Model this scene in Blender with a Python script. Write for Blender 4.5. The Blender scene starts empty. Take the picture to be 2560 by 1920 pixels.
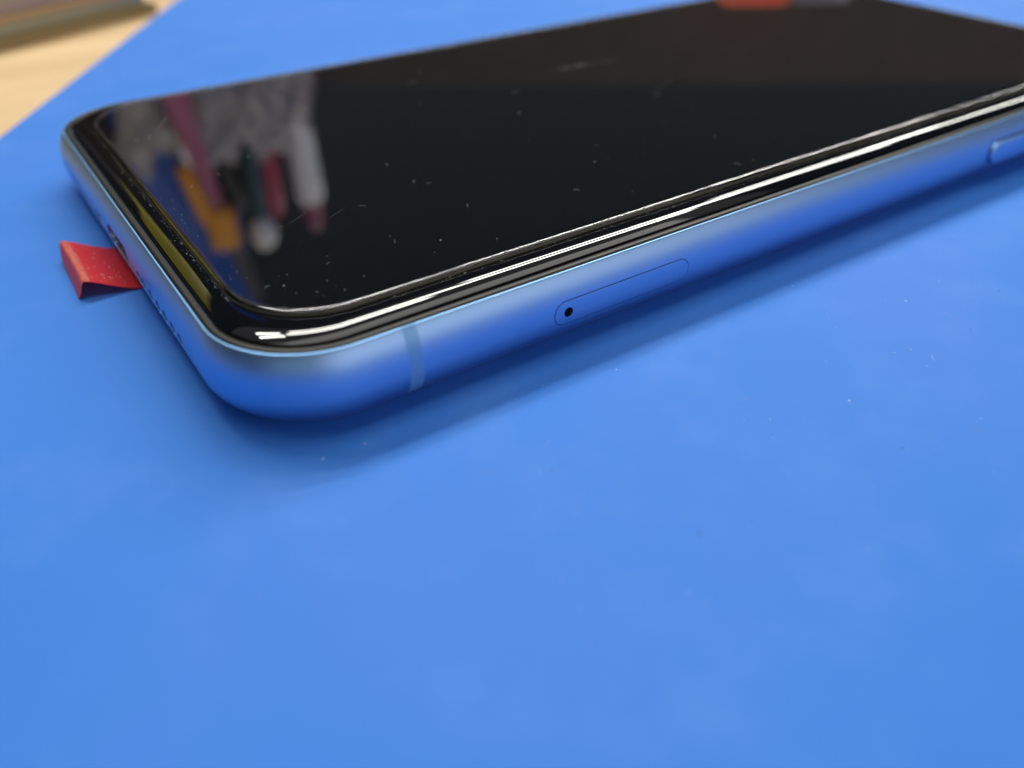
import bpy, bmesh, math, random
from mathutils import Vector, Matrix

# ------------------------------------------------------------------ scene, camera, world, lamps
S = 0.001                                    # everything is laid out in millimetres
scene = bpy.context.scene
COL = scene.collection
scene.render.engine = 'CYCLES'
scene.cycles.use_denoising = True
scene.cycles.max_bounces = 14
scene.cycles.transmission_bounces = 10
scene.cycles.glossy_bounces = 6
scene.cycles.caustics_refractive = True
scene.cycles.sample_clamp_indirect = 4.0
vs = scene.view_settings
vs.view_transform = 'Standard'
vs.look = 'None'
vs.exposure = 0.05
vs.gamma = 1.0
vs.use_curve_mapping = False

cam_d = bpy.data.cameras.new('camera')
cam = bpy.data.objects.new('camera', cam_d)
COL.objects.link(cam)
scene.camera = cam
cam_d.sensor_fit = 'HORIZONTAL'
cam_d.sensor_width = 36.0
cam_d.lens = 36.0 * 2093.775 / 2560.0
cam_d.clip_start = 0.002
cam_d.clip_end = 20.0
CR = Vector((0.8262106593, -0.5633318093, -0.0057635951))
CD = Vector((-0.3368037130, -0.4857204425, -0.8066219131))
CF = Vector((0.4515962857, 0.6683808229, -0.5910396521))
CP = Vector((-10.518, -51.900, 44.319)) * S
mw = Matrix((CR, -CD, -CF)).transposed().to_4x4()
mw.translation = CP
cam.matrix_world = mw
cam_d.dof.use_dof = True
cam_d.dof.focus_distance = 80 * S
cam_d.dof.aperture_fstop = cam_d.lens / 2.0
cam_d.dof.aperture_blades = 0

world = bpy.data.worlds.new('World')
scene.world = world
world.use_nodes = True
wb = world.node_tree.nodes['Background']
wb.inputs[0].default_value = (0.80, 0.88, 1.0, 1)
wb.inputs[1].default_value = 0.032


def area(name, loc, target, sx, sy, power, color=(1, 1, 1), roll=0.0):
    d = bpy.data.lights.new(name, 'AREA')
    d.shape = 'RECTANGLE'
    d.size, d.size_y = sx * S, sy * S
    d.energy = power
    d.color = color
    o = bpy.data.objects.new(name, d)
    COL.objects.link(o)
    o.location = Vector(loc) * S
    dirv = (Vector(target) - Vector(loc)).normalized()
    o.rotation_euler = (dirv.to_track_quat('-Z', 'Y').to_matrix().to_4x4() @ Matrix.Rotation(roll, 4, 'Z')).to_euler()
    return o


# ceiling tubes behind the bench, running slightly askew to the phone
TUBE = (1.0, 0.99, 0.93)
for (tx, ty, ln, pw) in [(-120, 715, 260, 1.6), (330, 725, 540, 3.0), (950, 765, 620, 3.6), (1630, 810, 690, 4.0), (2380, 860, 720, 4.0),
                         (-60, 880, 240, 1.5), (430, 890, 540, 3.0), (1140, 950, 740, 3.8), (1970, 1030, 820, 4.2)]:
    area('ceiling_tube', (tx, ty, 1150), (tx, ty, 0), ln, 66, pw * 1.55, TUBE, roll=math.radians(-11))
# dim overhead panel added to soften the edges of the tube shadows
area('ceiling_fill', (300, 500, 1420), (300, 500, 0), 2600, 2000, 3.5, (1.0, 0.98, 0.95))
# added fill lamp, fading across the mat; bright room light behind the viewer
area('overhead_fill', (100, 32, 300), (100, 32, 0), 420, 150, 0.42, (1.0, 0.985, 0.95))
area('room_light', (300, -950, 350), (40, 0, 0), 1250, 560, 3.7, (1.0, 0.80, 0.78))
area('room_light', (-800, -780, 330), (0, 0, 0), 800, 420, 0.55, (1.0, 0.93, 0.80))


# ------------------------------------------------------------------ helpers
def P(*a):
    return Vector(a) * S


def tag(o, label=None, cat=None, group=None, kind=None):
    if label:
        o['label'] = label
    if cat:
        o['category'] = cat
    if group:
        o['group'] = group
    if kind:
        o['kind'] = kind
    return o


def shade(me, angle=35):
    bm = bmesh.new()
    bm.from_mesh(me)
    a = math.radians(angle)
    for f in bm.faces:
        f.smooth = True
    for e in bm.edges:
        if len(e.link_faces) == 2:
            try:
                e.smooth = e.calc_face_angle() < a
            except ValueError:
                e.smooth = True
    bm.to_mesh(me)
    bm.free()


def mm_mesh(name, bm):
    """bmesh in millimetres -> mesh datablock still in millimetres"""
    bmesh.ops.recalc_face_normals(bm, faces=bm.faces)
    me = bpy.data.meshes.new(name)
    bm.to_mesh(me)
    bm.free()
    return me


def link(name, me, mat, parent=None, angle=35, scaled=False, smooth=True):
    if not scaled:
        me.transform(Matrix.Scale(S, 4))
    if smooth:
        shade(me, angle)
    me.materials.clear()
    if mat:
        me.materials.append(mat)
    o = bpy.data.objects.new(name, me)
    COL.objects.link(o)
    o.parent = parent
    return o


def empty(name, loc=(0, 0, 0)):
    o = bpy.data.objects.new(name, None)
    o.empty_display_size = 0.01
    o.location = P(*loc)
    COL.objects.link(o)
    return o


def boolean(me, cutters, op='DIFFERENCE'):
    """mesh datablock op list of mesh datablocks, all in millimetres; returns a new mesh"""
    base = bpy.data.objects.new('tmp', me)
    COL.objects.link(base)
    tmp = []
    for c in cutters:
        co = bpy.data.objects.new('tmpc', c)
        COL.objects.link(co)
        tmp.append(co)
        m = base.modifiers.new('b', 'BOOLEAN')
        m.operation = op
        m.object = co
        m.solver = 'EXACT'
    dg = bpy.context.evaluated_depsgraph_get()
    dg.update()
    out = bpy.data.meshes.new_from_object(base.evaluated_get(dg))
    for t in tmp + [base]:
        bpy.data.objects.remove(t, do_unlink=True)
    return out


def rrect(x0, y0, x1, y1, r, z, nc=20, sub=10):
    """rounded rectangle loop, counter-clockwise"""
    pts = []
    cs = [(x1 - r, y0 + r, -90), (x1 - r, y1 - r, 0), (x0 + r, y1 - r, 90), (x0 + r, y0 + r, 180)]
    for k, (cx, cy, a0) in enumerate(cs):
        arc = []
        for i in range(nc + 1):
            a = math.radians(a0 + 90.0 * i / nc)
            arc.append((cx + r * math.cos(a), cy + r * math.sin(a), z))
        pts += arc
        nx, ny, na = cs[(k + 1) % 4]
        a = math.radians(na)
        e = (nx + r * math.cos(a), ny + r * math.sin(a))
        s = arc[-1]
        for i in range(1, sub):
            t = i / sub
            pts.append((s[0] + (e[0] - s[0]) * t, s[1] + (e[1] - s[1]) * t, z))
    return pts


def sweep(profile, x0, y0, x1, y1, R, closed=False, cap_top=False, cap_bottom=False, nc=20, sub=10):
    bm = bmesh.new()
    loops = []
    for (ins, z) in profile:
        pts = rrect(x0 + ins, y0 + ins, x1 - ins, y1 - ins, max(R - ins, 0.4), z, nc, sub)
        loops.append([bm.verts.new(p) for p in pts])
    n = len(loops[0])
    m = len(loops)
    for i in range(m if closed else m - 1):
        a, b = loops[i], loops[(i + 1) % m]
        for j in range(n):
            bm.faces.new((a[j], a[(j + 1) % n], b[(j + 1) % n], b[j]))
    if cap_top:
        bm.faces.new(loops[-1])
    if cap_bottom:
        bm.faces.new(list(reversed(loops[0])))
    return bm


def stadium(u0, u1, v0, v1, d0, d1, axis='y', n=20):
    """stadium prism: u along the edge, v = z, d = depth axis ('y': u is x; 'x': u is y)"""
    r = (v1 - v0) / 2
    c = (v0 + v1) / 2
    pts = []
    for i in range(n + 1):
        a = math.radians(-90 + 180 * i / n)
        pts.append((u1 - r + r * math.cos(a), c + r * math.sin(a)))
    for i in range(n + 1):
        a = math.radians(90 + 180 * i / n)
        pts.append((u0 + r + r * math.cos(a), c + r * math.sin(a)))
    cl = []
    for p in pts:
        if not cl or (abs(p[0] - cl[-1][0]) + abs(p[1] - cl[-1][1])) > 1e-5:
            cl.append(p)
    if abs(cl[0][0] - cl[-1][0]) + abs(cl[0][1] - cl[-1][1]) < 1e-5:
        cl.pop()
    pts = cl
    bm = bmesh.new()
    L = []
    for d in (d0, d1):
        L.append([bm.verts.new((u, d, v) if axis == 'y' else (d, u, v)) for u, v in pts])
    n = len(pts)
    for j in range(n):
        bm.faces.new((L[0][j], L[0][(j + 1) % n], L[1][(j + 1) % n], L[1][j]))
    bm.faces.new(L[0])
    bm.faces.new(list(reversed(L[1])))
    return bm


def box(x0, y0, z0, x1, y1, z1, bev=0.0, seg=2):
    bm = bmesh.new()
    bmesh.ops.create_cube(bm, size=1.0)
    for v in bm.verts:
        v.co = Vector(((x0 + x1) / 2 + v.co.x * (x1 - x0), (y0 + y1) / 2 + v.co.y * (y1 - y0), (z0 + z1) / 2 + v.co.z * (z1 - z0)))
    if bev:
        bmesh.ops.bevel(bm, geom=list(bm.edges), offset=bev, segments=seg, affect='EDGES', profile=0.5)
    return bm


def lathe(profile, a, b, n=20):
    """surface of revolution along the axis a->b; profile = (t along axis in mm, radius)"""
    a, b = Vector(a), Vector(b)
    d = (b - a).normalized()
    u = d.orthogonal().normalized()
    w = d.cross(u)
    bm = bmesh.new()
    L = []
    for t, r in profile:
        L.append([bm.verts.new(a + d * t + (u * math.cos(2 * math.pi * i / n) + w * math.sin(2 * math.pi * i / n)) * r) for i in range(n)])
    for p, q in zip(L[:-1], L[1:]):
        for j in range(n):
            bm.faces.new((p[j], p[(j + 1) % n], q[(j + 1) % n], q[j]))
    bm.faces.new(L[0])
    bm.faces.new(list(reversed(L[-1])))
    return bm


# ------------------------------------------------------------------ materials
def mat(name, color, rough=0.5, metal=0.0, ior=1.5, trans=0.0, spec=0.5, coat=0.0):
    m = bpy.data.materials.new(name)
    m.use_nodes = True
    b = m.node_tree.nodes['Principled BSDF']
    b.inputs['Base Color'].default_value = (*color, 1)
    b.inputs['Roughness'].default_value = rough
    b.inputs['Metallic'].default_value = metal
    b.inputs['IOR'].default_value = ior
    b.inputs['Transmission Weight'].default_value = trans
    b.inputs['Specular IOR Level'].default_value = spec
    b.inputs['Coat Weight'].default_value = coat
    return m


def N(m, t, **kw):
    n = m.node_tree.nodes.new(t)
    for k, v in kw.items():
        setattr(n, k, v)
    return n


def bsdf(m):
    return m.node_tree.nodes['Principled BSDF']


def lk(m, a, b):
    m.node_tree.links.new(a, b)


def noise(m, scale, detail=3, rough=0.5, vec=None):
    n = N(m, 'ShaderNodeTexNoise')
    n.inputs['Scale'].default_value = scale
    n.inputs['Detail'].default_value = detail
    n.inputs['Roughness'].default_value = rough
    if vec is None:
        tc = N(m, 'ShaderNodeTexCoord')
        vec = tc.outputs['Object']
    lk(m, vec, n.inputs['Vector'])
    return n


def ramp(m, src, stops):
    r = N(m, 'ShaderNodeValToRGB')
    el = r.color_ramp.elements
    while len(el) < len(stops):
        el.new(0.5)
    for e, (p, c) in zip(el, stops):
        e.position = p
        e.color = (*c, 1)
    lk(m, src, r.inputs['Fac'])
    return r


def bump(m, src, strength, dist):
    b = N(m, 'ShaderNodeBump')
    b.inputs['Strength'].default_value = strength
    b.inputs['Distance'].default_value = dist
    lk(m, src, b.inputs['Height'])
    lk(m, b.outputs['Normal'], bsdf(m).inputs['Normal'])


# blue silicone mat: faint worn cloudiness, fine grain
M_mat = mat('blue_silicone', (0.035, 0.19, 0.74), 0.68, spec=0.32)
n1 = noise(M_mat, 22, 4, 0.55)
r1 = ramp(M_mat, n1.outputs['Fac'], [(0.32, (0.030, 0.186, 0.640)), (0.5, (0.034, 0.194, 0.660)), (0.70, (0.048, 0.194, 0.67))])
n1b = noise(M_mat, 75, 5, 0.62)
r1b = ramp(M_mat, n1b.outputs['Fac'], [(0.50, (0, 0, 0)), (0.72, (1, 1, 1))])
mx = N(M_mat, 'ShaderNodeMix', data_type='RGBA')
sc_ = N(M_mat, 'ShaderNodeMath', operation='MULTIPLY')
lk(M_mat, r1b.outputs['Color'], sc_.inputs[0])
sc_.inputs[1].default_value = 0.36
lk(M_mat, sc_.outputs[0], mx.inputs['Factor'])
lk(M_mat, r1.outputs['Color'], mx.inputs['A'])
mx.inputs['B'].default_value = (0.088, 0.250, 0.70, 1)
lk(M_mat, mx.outputs['Result'], bsdf(M_mat).inputs['Base Color'])
n2 = noise(M_mat, 1800, 3, 0.6)
bump(M_mat, n2.outputs['Fac'], 0.30, 0.00004)

# bench top: pale tan wood-grain laminate
M_wood = mat('tan_laminate', (0.60, 0.42, 0.20), 0.45)
tc = N(M_wood, 'ShaderNodeTexCoord')
mp = N(M_wood, 'ShaderNodeMapping')
mp.inputs['Scale'].default_value = (8, 90, 8)
mp.inputs['Rotation'].default_value = (0, 0, math.radians(-22))
lk(M_wood, tc.outputs['Object'], mp.inputs['Vector'])
nw = noise(M_wood, 1.0, 5, 0.6, mp.outputs['Vector'])
rw = ramp(M_wood, nw.outputs['Fac'], [(0.25, (0.60, 0.41, 0.21)), (0.55, (0.76, 0.54, 0.30)), (0.8, (0.84, 0.63, 0.37))])
lk(M_wood, rw.outputs['Color'], bsdf(M_wood).inputs['Base Color'])

# anodised aluminium
M_alu = mat('blue_anodised_aluminium', (0.25, 0.475, 0.78), 0.43, metal=1.0)
na = noise(M_alu, 9000, 2, 0.5)
bump(M_alu, na.outputs['Fac'], 0.10, 0.000015)
M_alu_in = mat('bare_aluminium', (0.55, 0.60, 0.68), 0.3, metal=1.0)
M_band = mat('antenna_resin', (0.17, 0.41, 0.68), 0.42, metal=0.45)
M_back = mat('blue_back_glass', (0.12, 0.30, 0.62), 0.08)
M_gasket = mat('dark_gasket_plastic', (0.020, 0.018, 0.016), 0.42, spec=0.4)
M_dark = mat('hole_shade_black', (0.004, 0.004, 0.005), 0.7, spec=0.1)  # flat black standing in for the shade inside the holes
M_glass_black = mat('black_display_glass', (0.0025, 0.003, 0.0045), 0.015, ior=1.55)
M_prot = mat('clear_tempered_glass', (0.965, 0.99, 0.975), 0.0, ior=1.60, trans=1.0)
M_edge = mat('ground_glass_edge', (0.10, 0.115, 0.085), 0.55)
M_screw = mat('screw_steel', (0.20, 0.30, 0.48), 0.35, metal=1.0)

# red film: crease whitened where folded; flap's pale sheen put into the colour
M_red = mat('red_film', (0.62, 0.010, 0.014), 0.36)
tc = N(M_red, 'ShaderNodeTexCoord')
sx = N(M_red, 'ShaderNodeSeparateXYZ')
lk(M_red, tc.outputs['UV'], sx.inputs[0])
cr = ramp(M_red, sx.outputs['X'], [(0.0, (0, 0, 0)), (0.672, (0, 0, 0)), (0.70, (1, 1, 1)), (0.765, (0.9, 0.9, 0.9)), (0.80, (0.42, 0.42, 0.42)), (1.0, (0.30, 0.30, 0.30))])
mpr = N(M_red, 'ShaderNodeMapping')
mpr.inputs['Scale'].default_value = (1, 1, 1)
lk(M_red, tc.outputs['Object'], mpr.inputs['Vector'])
nr = noise(M_red, 1900, 4, 0.65, mpr.outputs['Vector'])
rr = ramp(M_red, nr.outputs['Fac'], [(0.35, (0.25, 0.25, 0.25)), (0.62, (1, 1, 1))])
mul = N(M_red, 'ShaderNodeMath', operation='MULTIPLY')
lk(M_red, cr.outputs['Color'], mul.inputs[0])
lk(M_red, rr.outputs['Color'], mul.inputs[1])
mxr = N(M_red, 'ShaderNodeMix', data_type='RGBA')
lk(M_red, mul.outputs[0], mxr.inputs['Factor'])
mxr.inputs['A'].default_value = (0.84, 0.055, 0.065, 1)
mxr.inputs['B'].default_value = (0.80, 0.34, 0.24, 1)
lk(M_red, mxr.outputs['Result'], bsdf(M_red).inputs['Base Color'])

tr = N(M_red, 'ShaderNodeBsdfTranslucent')
tr.inputs['Color'].default_value = (0.95, 0.10, 0.20, 1)
ms = N(M_red, 'ShaderNodeMixShader')
ms.inputs[0].default_value = 0.42
lk(M_red, bsdf(M_red).outputs[0], ms.inputs[1])
lk(M_red, tr.outputs[0], ms.inputs[2])
lk(M_red, ms.outputs[0], M_red.node_tree.nodes['Material Output'].inputs['Surface'])

M_matdust = mat('blue_grey_dust', (0.42, 0.56, 0.82), 0.7)
M_dust = mat('pale_dust', (0.66, 0.68, 0.66), 0.7)
M_lint = mat('dark_lint', (0.03, 0.035, 0.08), 0.8)
M_bag = mat('grey_plastic_bag', (0.26, 0.24, 0.24), 0.16, coat=0.5)
M_pink = mat('pink_plastic', (0.34, 0.09, 0.16), 0.5)
M_white = mat('white_plastic', (0.85, 0.86, 0.86), 0.3)
M_maroon = mat('maroon_plastic', (0.42, 0.035, 0.085), 0.35)
M_teal = mat('dark_teal_plastic', (0.02, 0.07, 0.10), 0.4)
M_orange = mat('orange_plastic', (0.85, 0.36, 0.02), 0.4)
M_steel = mat('brushed_steel', (0.45, 0.45, 0.47), 0.35, metal=1.0)
M_rule = mat('grey_plastic', (0.10, 0.10, 0.11), 0.5)
M_bin = mat('blue_bin_plastic', (0.02, 0.12, 0.62), 0.4)
M_black = mat('black_plastic', (0.012, 0.012, 0.013), 0.5)
M_board = mat('brown_hardboard', (0.105, 0.082, 0.058), 0.7)
nb = noise(M_board, 60, 4, 0.6)
rb = ramp(M_board, nb.outputs['Fac'], [(0.3, (0.056, 0.042, 0.029)), (0.7, (0.074, 0.056, 0.039))])
lk(M_board, rb.outputs['Color'], bsdf(M_board).inputs['Base Color'])
M_yellow = mat('yellow_card', (0.90, 0.84, 0.04), 0.5)
M_redbox = mat('red_plastic', (0.92, 0.10, 0.035), 0.35)
M_plate = mat('grey_green_glass_plate', (0.34, 0.36, 0.26), 0.15, coat=0.4)
M_olive = mat('olive_plate', (0.26, 0.21, 0.10), 0.3)
M_tan = mat('tan_plate', (0.40, 0.28, 0.15), 0.4)
M_pinkgrey = mat('pink_grey_plate', (0.42, 0.34, 0.30), 0.4)

# ------------------------------------------------------------------ setting: bench top and mat
bench = link('bench_top', mm_mesh('bench_top', box(-900, -700, -27, 1100, 900, -2.0, 1.0)), M_wood)
tag(bench, 'pale tan wood-grain bench top beyond the mat', 'bench', kind='structure')

EU = Vector((0.5315, 0.8470, 0))
EV = Vector((0.8470, -0.5315, 0))
E0 = Vector((-4.8, 93.7, 0))
bm = box(-330, 0, -1.998, 235, 420, 0, 0)
for v in bm.verts:
    v.co = E0 + EU * v.co.x + EV * v.co.y + Vector((0, 0, v.co.z))
bmesh.ops.bevel(bm, geom=list(bm.edges), offset=0.35, segments=3, affect='EDGES', profile=0.5)
mat_o = link('work_mat', mm_mesh('work_mat', bm), M_mat)
tag(mat_o, 'bright blue matte silicone work mat under the phone', 'mat', kind='structure')

# ------------------------------------------------------------------ the phone
LX, WY, RB = 150.88, 75.71, 10.5
phone = empty('smartphone', (LX / 2, WY / 2, 0))
tag(phone, 'blue aluminium smartphone with dark glass screen lying on the blue mat', 'smartphone')
PH = phone.location.copy()


def part(name, me, m, parent=None, angle=35, label=None, smooth=True):
    o = link(name, me, m, None, angle, smooth=smooth)
    o.parent = parent or phone
    if parent is None:
        o.matrix_parent_inverse = Matrix.Translation(PH).inverted()
    if label:
        o['label'] = label
    return o


def frame_profile():
    pr = []
    for i in range(17):                       # outer face, bottom to top
        z = 0.35 + (4.0 - 0.35) * i / 16
        pr.append((2.0 * ((4.0 - z) / 3.65) ** 2.7, z))
    for i in range(1, 17):
        z = 4.0 + (7.55 - 4.0) * i / 16
        pr.append((0.90 * ((z - 4.0) / 3.55) ** 2.4, z))
    pr += [(0.945, 7.62), (1.01, 7.69), (1.09, 7.715), (1.17, 7.70)]   # small polished chamfer
    pr += [(1.20, 7.35), (4.2, 7.35), (4.2, 0.36)]
    return pr


frame_me = mm_mesh('frame', sweep(frame_profile(), 0, 0, LX, WY, RB, closed=True, nc=28, sub=14))

HY = [28.0, 25.3, 22.9, 20.55, 18.2, 15.9]
HOLES = HY + [WY - y for y in HY]
ZH = 3.85
cut = []
for y in HOLES:
    cut.append(mm_mesh('c', stadium(y - 0.72, y + 0.72, ZH - 0.72, ZH + 0.72, -1, 2.6, 'x', 12)))
for y in (WY / 2 - 8.3, WY / 2 + 8.3):
    cut.append(mm_mesh('c', stadium(y - 0.8, y + 0.8, ZH - 0.8, ZH + 0.8, -1, 1.0, 'x', 12)))
cut.append(mm_mesh('c', stadium(WY / 2 - 4.35, WY / 2 + 4.35, ZH - 1.4, ZH + 1.4, -1, 3.6, 'x', 20)))
SIM = (29.35, 45.95, 2.78, 5.18)
G = 0.07
cut.append(mm_mesh('c', stadium(SIM[0] - G, SIM[1] + G, SIM[2] - G, SIM[3] + G, -1, 1.6, 'y', 24)))
BTN = (98.9, 116.4, 2.65, 5.45)
cut.append(mm_mesh('c', stadium(BTN[0] - 0.14, BTN[1] + 0.14, BTN[2] - 0.14, BTN[3] + 0.14, -1, 1.6, 'y', 20)))
BAND = (14.35, 15.65)
band_cut = lambda: mm_mesh('c', box(BAND[0], -2, -1, BAND[1], 3.6, 9))

solid = frame_me.copy()
tray_me = boolean(solid.copy(), [mm_mesh('c', stadium(SIM[0], SIM[1], SIM[2], SIM[3], -1, 1.2, 'y', 24))], 'INTERSECT')
tray_me = boolean(tray_me, [mm_mesh('c', stadium(30.40, 31.40, 3.50, 4.50, -1, 1.05, 'y', 16))])
band_me = boolean(solid.copy(), [band_cut()], 'INTERSECT')
frame_cut = boolean(frame_me, cut + [band_cut()])

part('frame', frame_cut, M_alu, angle=24)
part('antenna_band', band_me, M_band, angle=24, label='dull grey-blue plastic strip across the frame')
tray_me.transform(Matrix.Translation((0, -0.025, 0)))
tray = part('sim_tray', tray_me, M_alu, angle=24)
part('eject_hole', mm_mesh('e', stadium(30.42, 31.38, 3.52, 4.48, 0.30, 1.0, 'y', 16)), M_dark, tray)  # black plug in place of the shade inside the hole

bm = stadium(BTN[0], BTN[1], BTN[2], BTN[3], -0.42, 1.4, 'y', 16)
fe = [e for e in bm.edges if all(abs(v.co.y + 0.42) < 1e-4 for v in e.verts)]
bmesh.ops.bevel(bm, geom=fe, offset=0.28, segments=4, affect='EDGES', profile=0.5)
part('side_button', mm_mesh('side_button', bm), M_alu, angle=50)

# back panel, gasket, display glass, protector
part('back_panel', mm_mesh('back_panel', sweep([(3.6, 0.0), (2.75, 0.0), (2.35, 0.12), (2.1, 0.33), (2.1, 0.5), (4.1, 0.5)], 0, 0, LX, WY, RB, cap_top=True, cap_bottom=True)), M_back)
gp = [(1.30, 7.36), (1.30, 7.66), (1.36, 7.76), (1.46, 7.81), (1.62, 7.83), (1.78, 7.82), (1.88, 7.77), (1.92, 7.70), (1.92, 7.36)]
part('gasket', mm_mesh('gasket', sweep(gp, 0, 0, LX, WY, RB, closed=True, nc=24)), M_gasket, angle=50)
dp = []
ins, z = 4.45, 8.3                              # integrate the edge slope inwards-out: shallow curve, then a tight fillet
while ins > 2.06:
    slope = 0.215 * (4.4 - ins) if ins > 2.40 else 0.43 + (2.40 - ins) / 0.34 * 1.2
    st = 0.05 if ins > 2.40 else 0.03
    z -= max(0.0, slope) * st
    ins -= st
    dp.append((ins, z))
dp += [(2.03, dp[-1][1] - 0.12), (2.03, 7.30)]
dp = list(reversed(dp)) + [(4.45, 8.3), (4.8, 8.3), (5.2, 8.3)]
part('display_glass', mm_mesh('display_glass', sweep(dp, 0, 0, LX, WY, RB, cap_top=True, cap_bottom=True, nc=28)), M_glass_black, angle=60)
pp = [(0.0, 8.33), (0.0, 8.57)]
for i in range(1, 9):
    a = math.radians(90 * i / 8)
    pp.append((0.62 * (1 - math.cos(a)), 8.57 + 0.21 * math.sin(a)))
pp += [(0.8, 8.78), (1.3, 8.78)]
PX0, PY0, PX1, PY1 = 4.1, 5.25, LX - 4.3, WY - 5.3
part('screen_protector', mm_mesh('screen_protector', sweep(pp, PX0, PY0, PX1, PY1, 8.3, cap_top=True, cap_bottom=True, nc=28)), M_prot, angle=60,
     label='clear glass sheet with rounded edge lying over the screen')
prot = bpy.data.objects['screen_protector']
prot.data.materials.append(M_edge)
for f in prot.data.polygons:
    zs = [prot.data.vertices[i].co.z / S for i in f.vertices]
    if max(zs) < 8.575 and min(zs) < 8.4 and abs(f.normal.z) < 0.5:
        f.material_index = 1

# bottom edge details
for y in (WY / 2 - 8.3, WY / 2 + 8.3):
    bm = stadium(y - 0.74, y + 0.74, ZH - 0.74, ZH + 0.74, 0.32, 0.95, 'x', 10)
    part('screw', mm_mesh('screw', bm), M_screw, angle=30)
for y in HOLES:  # black discs for the shade deep in each hole
    part('speaker_hole', mm_mesh('speaker_hole', stadium(y - 0.7, y + 0.7, ZH - 0.7, ZH + 0.7, 2.2, 2.5, 'x', 10)), M_dark)
o_me = boolean(mm_mesh('port', stadium(WY / 2 - 4.33, WY / 2 + 4.33, ZH - 1.38, ZH + 1.38, 0.25, 3.55, 'x', 20)),
               [mm_mesh('c', stadium(WY / 2 - 4.1, WY / 2 + 4.1, ZH - 1.15, ZH + 1.15, -1, 3.3, 'x', 20))])
part('charging_port', o_me, M_alu_in, angle=30)

# ------------------------------------------------------------------ red pull tab
rng = random.Random(4)
bm = bmesh.new()
uvl = bm.loops.layers.uv.new('UVMap')
prof = [(2.0, 0.16), (1.2, 0.16), (0.3, 0.22), (-0.6, 0.42), (-1.5, 0.74), (-2.3, 1.08), (-3.0, 1.40), (-3.6, 1.68), (-4.05, 1.87), (-4.32, 1.95), (-4.52, 1.93), (-4.68, 1.80), (-4.80, 1.55), (-4.95, 1.15), (-5.12, 0.75), (-5.28, 0.40), (-5.42, 0.06)]
cum = [0.0]
for a, b in zip(prof[:-1], prof[1:]):
    cum.append(cum[-1] + math.hypot(b[0] - a[0], b[1] - a[1]))
tot = cum[-1]


def prof_at(t):
    t = max(0.0, min(1.0, t)) * tot
    for i in range(len(prof) - 1):
        if t <= cum[i + 1] + 1e-9:
            f = (t - cum[i]) / (cum[i + 1] - cum[i])
            return prof[i][0] + (prof[i + 1][0] - prof[i][0]) * f, prof[i][1] + (prof[i + 1][1] - prof[i][1]) * f
    return prof[-1]


NU, NV = 64, 22
grid = []
for i in range(NU + 1):
    u = i / NU
    row = []
    for j in range(NV + 1):
        v = j / NV
        uu = u
        if u > 0.76:                           # flap: shorter and rounded at the far end
            lim = 1.0 - 0.055 * v - 0.13 * max(0.0, (v - 0.72) / 0.28) ** 2.2 - 0.03 * max(0.0, (0.06 - v) / 0.06) ** 2
            uu = 0.76 + (u - 0.76) / 0.24 * (lim - 0.76)
        x, z = prof_at(uu)
        k = min(1.0, max(0.0, (0.3 - x) / 4.7))
        y = 34.9 + 1.2 * k + v * (11.1 + 0.1 * k)
        z += (0.10 * math.sin(v * 5.0 + 0.6) + 0.10 * v) * math.sin(math.pi * min(1, k)) if k < 1 else 0
        x += 0.10 * math.sin(v * 3.2) * k
        row.append((bm.verts.new((x, y, z)), uu, v))
    grid.append(row)
for i in range(NU):
    for j in range(NV):
        q = [grid[i][j], grid[i + 1][j], grid[i + 1][j + 1], grid[i][j + 1]]
        f = bm.faces.new([t[0] for t in q])
        for lp, t in zip(f.loops, q):
            lp[uvl].uv = (t[1], t[2])
bmesh.ops.recalc_face_normals(bm, faces=bm.faces)
if sum(f.normal.z for f in bm.faces) < 0:
    bmesh.ops.reverse_faces(bm, faces=bm.faces)
bmesh.ops.solidify(bm, geom=list(bm.faces), thickness=0.10)
tab_me = bpy.data.meshes.new('pull_tab')
bm.to_mesh(tab_me)
bm.free()
tab = link('pull_tab', tab_me, M_red, angle=60)
tag(tab, 'creased red film pull tab sticking out from under the phone', 'pull tab')


# ------------------------------------------------------------------ things around the bench (seen blurred or mirrored in the glass)
def thing_mesh(name, bm, m, label, cat, group=None, angle=40):
    o = link(name, mm_mesh(name, bm), m, angle=angle)
    return tag(o, label, cat, group)


# stack of thin plates on the bench, top left
stack_u = Vector((0.915, 0.40, 0)).normalized()
stack_v = Vector((-0.40, 0.915, 0)).normalized()
zz = -1.99
PL = [(2.3, 0, M_olive, 'olive'), (2.6, -2.5, M_plate, 'grey-green'), (1.3, 1.0, M_tan, 'tan'), (2.4, -3, M_pinkgrey, 'pinkish grey'), (2.4, -1.0, M_plate, 'grey-green')]
for k, (th, off, pm, pc) in enumerate(PL):
    bm = box(-75, -off * 0.4, zz, 40 + off, 70, zz + th, 0.4)
    for v in bm.verts:
        v.co = Vector((3.5, 157.0, 0)) + stack_u * v.co.x + stack_v * v.co.y + Vector((0, 0, v.co.z))
    zz += th + 0.01
    pos = ['bottom', 'second from the bottom', 'middle', 'second from the top', 'topmost'][k]
    thing_mesh('stacked_plate', bm, pm, 'blurred %s plate, %s of the stack on the wooden bench' % (pc, pos), 'plate', 'plates stacked on the bench')

# tool caddy behind the phone, mirrored in the screen
cad = empty('tool_caddy', (80, 285, -2))
tag(cad, 'black tool caddy behind the phone, mirrored in the screen', 'caddy')


def cpart(name, bm, m):
    o = link(name, mm_mesh(name, bm), m)
    o.parent = cad
    o.matrix_parent_inverse = Matrix.Translation(cad.location).inverted()


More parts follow.
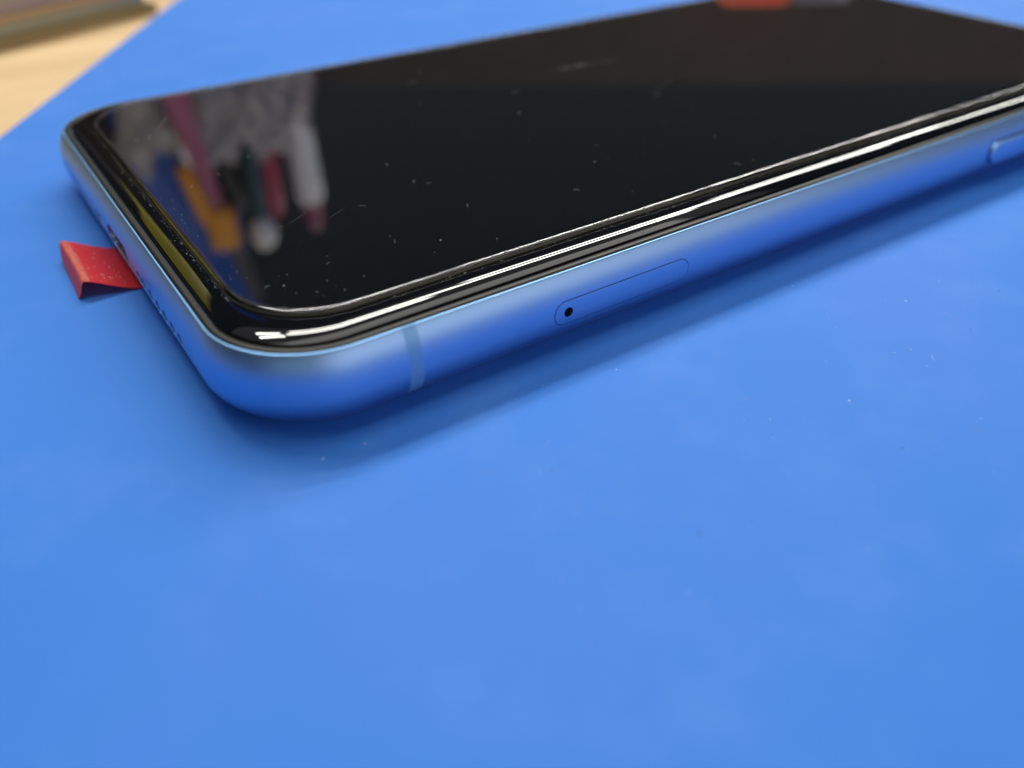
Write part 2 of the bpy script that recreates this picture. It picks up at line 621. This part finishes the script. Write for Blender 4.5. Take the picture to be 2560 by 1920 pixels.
cpart('base', box(44, 266, -2, 118, 296, 1), M_black)
cpart('side_panel', box(44, 266, 1.01, 118, 268, 58), M_black)
cpart('side_panel', box(44, 294, 1.01, 118, 296, 58), M_black)
cpart('end_panel', box(44, 268.01, 1.01, 46, 293.99, 58), M_black)
cpart('end_panel', box(116, 268.01, 1.01, 118, 293.99, 58), M_black)

# crumpled bag leaning on the caddy
bm = bmesh.new()
rng = random.Random(11)
nx, nz = 70, 60
ph = [rng.uniform(0, 6.28) for _ in range(10)]
for side in (0, 1):
    g = []
    for i in range(nx + 1):
        row = []
        for j in range(nz + 1):
            u, w = i / nx, j / nz
            x = 34 + 72 * u + 2.5 * math.sin(w * 6 + ph[0]) + 1.5 * math.sin(w * 17 + ph[6])
            zt = 88 + 3 * math.sin(u * 7 + ph[1]) + 4 * math.sin(u * 19 + ph[2]) + 3 * math.sin(u * 43 + ph[7])
            z = -1.9 + (zt + 1.9) * w
            bul = math.sin(math.pi * u) ** 0.5 * math.sin(math.pi * min(1, w * 0.93 + 0.04)) ** 0.6
            cr_ = 1.6 * math.sin(u * 23 + w * 11 + ph[3]) + 1.3 * math.sin(u * 9 - w * 25 + ph[4]) + 1.3 * math.sin(u * 41 + w * 37 + ph[5]) + 0.9 * math.sin(u * 60 - w * 48 + ph[8])
            y = 259 + (4 * w) - (3.2 + 4.5 * bul + cr_ * bul if side == 0 else -2.0 * bul)
            row.append(bm.verts.new((x, y, z)))
        g.append(row)
    for i in range(nx):
        for j in range(nz):
            bm.faces.new((g[i][j], g[i + 1][j], g[i + 1][j + 1], g[i][j + 1]))
bmesh.ops.remove_doubles(bm, verts=bm.verts, dist=0.01)
thing_mesh('plastic_bag', bm, M_bag, 'crumpled grey plastic bag leaning against the caddy', 'bag', angle=80)


def tool(name, a, b, prof, m, label, cat):
    return thing_mesh(name, lathe(prof, a, b), m, label, cat)


def root(name, loc, label, cat):
    return tag(empty(name, loc), label, cat)


def rpart(r, name, bm, m):
    o = link(name, mm_mesh(name, bm), m)
    o.parent = r
    o.matrix_parent_inverse = Matrix.Translation(r.location).inverted()
    return o


# white marker with pink cap
a, b = Vector((103, 274, 1.2)), Vector((108, 276, 140))
r = root('marker_pen', a, 'white marker pen with pink tip standing in the caddy', 'pen')
rpart(r, 'barrel', lathe([(0, 3), (1, 5.4), (110, 5.8), (119, 5.6), (121, 4.2)], a, b), M_white)
rpart(r, 'cap', lathe([(121.1, 3.8), (124, 3.6), (133, 2.6), (134.5, 1.2)], a, b), M_pink)
# maroon handle
a, b = Vector((94, 280, 1.2)), Vector((92, 279, 130))
tool('screwdriver', a, b, [(0, 1.2), (58, 1.2), (60, 3.2), (70, 4.2), (118, 4.0), (125, 2.2)], M_maroon, 'maroon-handled screwdriver standing in the caddy', 'screwdriver')
# dark screwdriver with white ball end
a, b = Vector((86, 273, 1.2)), Vector((83, 272, 140))
r = root('ball_end_driver', a, 'dark teal driver with a white ball end standing in the caddy', 'driver')
rpart(r, 'shaft', lathe([(0, 1.2), (60, 1.2), (62, 3.6), (80, 4.2), (117, 3.4), (121, 2.4)], a, b), M_teal)
rpart(r, 'ball_end', lathe([(121.1, 2.2), (122.5, 4.0), (125, 5.2), (128, 5.5), (131, 4.8), (133.5, 3.0), (134.5, 0.8)], a, b), M_white)
# orange handled snips
a = Vector((64, 272, 1.2))
r = root('snips', a, 'orange-handled snips standing in the caddy', 'snips')
rpart(r, 'blade', box(58, 271, 1.2, 63, 273, 96, 0.4), M_steel)
bm = box(61, 268, 113, 73, 275, 131, 3.0, 3)
rpart(r, 'grip', bm, M_orange)
bm = box(-2.8, 268.5, 0, 2.8, 274.5, 26, 1.8, 3)
for v in bm.verts:
    v.co = Vector((57.0 + v.co.x + v.co.z * 0.20, v.co.y, 93 + v.co.z))
rpart(r, 'arm', bm, M_orange)
# pink spatula
bm = box(-4.2, 249, -1.9, 4.2, 251, 104, 0.6)
for v in bm.verts:
    v.co = Vector((55.5 + v.co.x * (1.5 - v.co.z / 115) + (v.co.z - 60) * 0.14, v.co.y - 3 + 0.03 * v.co.z, v.co.z))
thing_mesh('spatula', bm, M_pink, 'flat pink spatula leaning in front of the grey bag', 'spatula')
a, b = Vector((72, 281, 1.2)), Vector((76, 280, 130))
tool('pry_tool', a, b, [(0, 1.5), (60, 1.5), (64, 5), (80, 6.8), (108, 6.2), (118, 3.5)], M_black, 'thick black-handled pry tool standing in the caddy', 'pry tool')
# grey ruler
bm = box(-3.2, 284, 1.2, 3.2, 285, 166, 0.2)
for v in bm.verts:
    v.co = Vector((48.0 + v.co.x + v.co.z * 0.185, v.co.y, v.co.z))
thing_mesh('ruler', bm, M_rule, 'narrow grey ruler leaning in the caddy', 'ruler')

# tall blue bin behind the caddy
bin_r = root('storage_bin', (50, 330, -2), 'tall blue plastic storage bin behind the caddy', 'bin')


def bpart(name, bm):
    rpart(bin_r, name, bm, M_bin)


bpart('front_panel', box(42, 300, -1.99, 82, 303, 190, 0.8))
bpart('back_panel', box(42, 367, -1.99, 82, 370, 190, 0.8))
bpart('side_panel', box(42, 303.01, -1.99, 45, 366.99, 190, 0.4))
bpart('side_panel', box(79, 303.01, -1.99, 82, 366.99, 190, 0.4))
bpart('base', box(45.01, 303.01, -1.99, 78.99, 366.99, 2, 0.4))

# brown board along the back of the bench
bu = Vector((0.826, -0.563, 0))
bv = Vector((0.563, 0.826, 0))
bm = box(-40, 0, -1.99, 560, 9, 87, 0.4, 2)
for v in bm.verts:
    v.co = bv * 336 + bu * (v.co.x - 40) + bv * v.co.y + Vector((0, 0, v.co.z))
thing_mesh('back_board', bm, M_board, 'low dark brown board along the back of the bench, mirrored in the screen', 'board')

thing_mesh('cardboard_box', box(-30, 305, -1.99, 40.5, 365, 118, 1.0), M_board, 'dull brown cardboard box beside the blue bin', 'box')

# red and white boxes in front of the board
bm = box(-11, -30, 0.01, 15, 0, 47, 2.0)
for v in bm.verts:
    v.co = bv * 328 + bu * (112 + v.co.x) + bv * v.co.y + Vector((0, 0, v.co.z))
thing_mesh('red_box', bm, M_redbox, 'small bright red box behind the top of the phone', 'box')
bm = box(18, -26, 0.01, 40, 0, 47, 1.5)
for v in bm.verts:
    v.co = bv * 328 + bu * (112 + v.co.x) + bv * v.co.y + Vector((0, 0, v.co.z))
thing_mesh('grey_box', bm, M_bag, 'small grey box beside the red box behind the phone', 'box')

# left of the phone: dark block added to shorten the yellow carton's mirrored streak
def turned(bm):
    for v in bm.verts:
        x, y = v.co.x, v.co.y
        v.co = Vector((-38 + 0.97 * x + 0.24 * y, 212 - 0.24 * x + 0.97 * y, v.co.z))
    return bm


def leant(bm):  # slanted back to catch lamp light, brightening its mirrored streak
    for v in bm.verts:
        v.co.y += max(0.0, v.co.z - 74.5) * 0.8
    return bm


thing_mesh('dark_riser', turned(box(-40, -13, zz + 0.02, 26, 14, 74, 1.5)), M_black, 'dark case added unseen on the stacked plates to raise the carton', 'case')
thing_mesh('yellow_carton', leant(turned(box(-37, -14, 74.02, 26, 14, 142, 1.0))), M_yellow, 'yellow carton lying on the dark case', 'carton')


# ------------------------------------------------------------------ dust, specks and lint
def fibre(bm, x, y, z, ln, w, ang, curl):
    """thin curved hair lying on a surface"""
    n = 8
    px, py, a = x, y, ang
    prev = None
    for i in range(n + 1):
        hw = w * (0.35 + 0.65 * math.sin(math.pi * (i + 0.5) / (n + 1)))
        nx_, ny_ = -math.sin(a), math.cos(a)
        cur = [bm.verts.new((px + nx_ * hw, py + ny_ * hw, z)), bm.verts.new((px, py, z + w * 1.2)), bm.verts.new((px - nx_ * hw, py - ny_ * hw, z))]
        if prev:
            bm.faces.new((prev[0], cur[0], cur[1], prev[1]))
            bm.faces.new((prev[1], cur[1], cur[2], prev[2]))
        prev = cur
        px += math.cos(a) * ln / n
        py += math.sin(a) * ln / n
        a += curl / n


def specks(name, pts, m, label, hairs=()):
    bm = bmesh.new()
    for h in hairs:
        fibre(bm, *h)
    r_ = random.Random(len(pts) + 5)
    for (x, y, z, s, el, ang) in pts:
        n = 6
        ca, sa = math.cos(ang), math.sin(ang)
        ring = []
        for i in range(n):
            t = 2 * math.pi * i / n
            k = r_.uniform(0.7, 1.15)
            px, py = s * el * math.cos(t) * k, s * math.sin(t) * k
            ring.append(bm.verts.new((x + px * ca - py * sa, y + px * sa + py * ca, z)))
        top = bm.verts.new((x, y, z + s * 0.8))
        for i in range(n):
            bm.faces.new((ring[i], ring[(i + 1) % n], top))
        bm.faces.new(list(reversed(ring)))
    o = link(name, mm_mesh(name, bm), m, angle=80)
    return tag(o, label, 'dust', kind='stuff')


rng = random.Random(21)


def on_phone(x, y):
    return -1.0 < x < LX + 1 and -0.5 < y < WY + 0.5


pts = []
while len(pts) < 95:
    x, y = rng.uniform(-25, 120), rng.uniform(-48, 0)
    if not on_phone(x, y):
        pts.append((x, y, 0.0, rng.choice([0.03, 0.04, 0.04, 0.05, 0.08]), rng.choice([1, 1.3, 2.0]), rng.uniform(0, 6.28)))
hairs = [(rng.uniform(10, 90), rng.uniform(-30, -4), 0.0, rng.uniform(0.5, 1.6), rng.uniform(0.012, 0.025), rng.uniform(0, 6.28), rng.uniform(-2, 2)) for _ in range(14)]
specks('mat_dust', pts, M_matdust, 'tiny pale dust specks scattered on the blue mat', hairs)
pts = []
while len(pts) < 26:
    x, y = rng.uniform(15, 110), rng.uniform(-30, -3)
    pts.append((x, y, 0.0, rng.choice([0.03, 0.04, 0.06]), rng.choice([1, 2.0, 3.0]), rng.uniform(0, 6.28)))
specks('mat_lint', pts, M_lint, 'few dark lint bits on the blue mat')

pts = []
zt = 8.781
for _ in range(150):                             # loose dust over the protector, denser at the left end
    x = PX0 + 1.0 + 70 * rng.random() ** 1.7
    y = rng.uniform(PY0 + 0.8, PY1 - 2)
    pts.append((x, y, zt, rng.choice([0.014, 0.018, 0.022, 0.03]), rng.choice([1, 1.5, 2.5]), rng.uniform(0, 6.28)))
for x, y, s, el in [(9, 9.5, .035, 1.3), (10.5, 8.6, .03, 1.8), (12.6, 7.6, .04, 1.2), (12.0, 9.9, .03, 2.2), (8.6, 11.2, .05, 1.5), (15.0, 8.8, .035, 2.0), (24, 11.0, .045, 2.4), (20.5, 14.5, .035, 2.0), (28.5, 8.2, .04, 1.6)]:
    pts.append((x, y, zt, s, el, rng.uniform(0, 6.28)))
zg = 8.301
for _ in range(80):                              # dust caught against the long edge of the protector
    x = 12 + 95 * rng.random()
    pts.append((x, PY0 - abs(rng.gauss(0.10, 0.22)) - 0.04, zg, rng.choice([0.015, 0.02, 0.03, 0.03, 0.05]), rng.choice([1, 1.4, 1.8]), rng.uniform(0, 6.28)))
for _ in range(90):                              # and along the short edge
    y = 12 + 50 * rng.random() ** 1.3
    pts.append((PX0 - abs(rng.gauss(0.05, 0.14)) - 0.03, y, 8.29, rng.choice([0.02, 0.03, 0.04]), rng.choice([1, 1.4, 1.8]), rng.uniform(0, 6.28)))
for _ in range(40):                              # a smeared patch far across the screen
    pts.append((71 + rng.gauss(0, 2.4), 49 + rng.gauss(0, 0.5), zt, rng.choice([0.02, 0.03, 0.05]), 2.0, rng.uniform(-0.6, 0.0)))
hairs = [(PX0 + 3 + 75 * rng.random() ** 1.5, rng.uniform(PY0 + 1.5, PY1 - 8), zt, rng.uniform(0.35, 1.3), rng.uniform(0.006, 0.014), rng.uniform(0, 6.28), rng.uniform(-3, 3)) for _ in range(30)]
hairs += [(17.5, 21.5, zt, 2.6, 0.003, 0.5, 0.1), (13.5, 22.5, zt, 3.0, 0.0025, 0.45, 0.2), (10.5, 57.0, zt, 5.5, 0.007, 1.0, 0.15), (70, 33, zt, 7.0, 0.004, 0.35, 0.1)]
for _ in range(70):                              # sparkle of grit at the near-left end, on and beside the protector
    x, y = rng.uniform(2.9, 6.5), 14 + 26 * rng.random()
    pts.append((x, y, zt if x > PX0 + 0.7 else 8.19 if x < 3.4 else 8.29, rng.choice([0.016, 0.022, 0.03]), rng.choice([1, 1.6]), rng.uniform(0, 6.28)))
specks('screen_dust', pts, M_dust, 'fine dust specks on the dark phone screen and along its glass edge', hairs)

pts = []
for _ in range(60):
    v = rng.random()
    k = rng.random()
    x, z = prof_at(0.28 + 0.42 * k)
    kk = min(1.0, max(0.0, (0.3 - x) / 4.7))
    z += (0.10 * math.sin(v * 5.0 + 0.6) + 0.10 * v) * math.sin(math.pi * kk)
    pts.append((x, 34.9 + 1.2 * kk + v * 11.1, z + 0.10, rng.choice([0.02, 0.03, 0.045]), rng.choice([1, 2, 3.0]), rng.uniform(0, 6.28)))
specks('tab_dust', pts, M_dust, 'white dust flecks on the red pull tab')
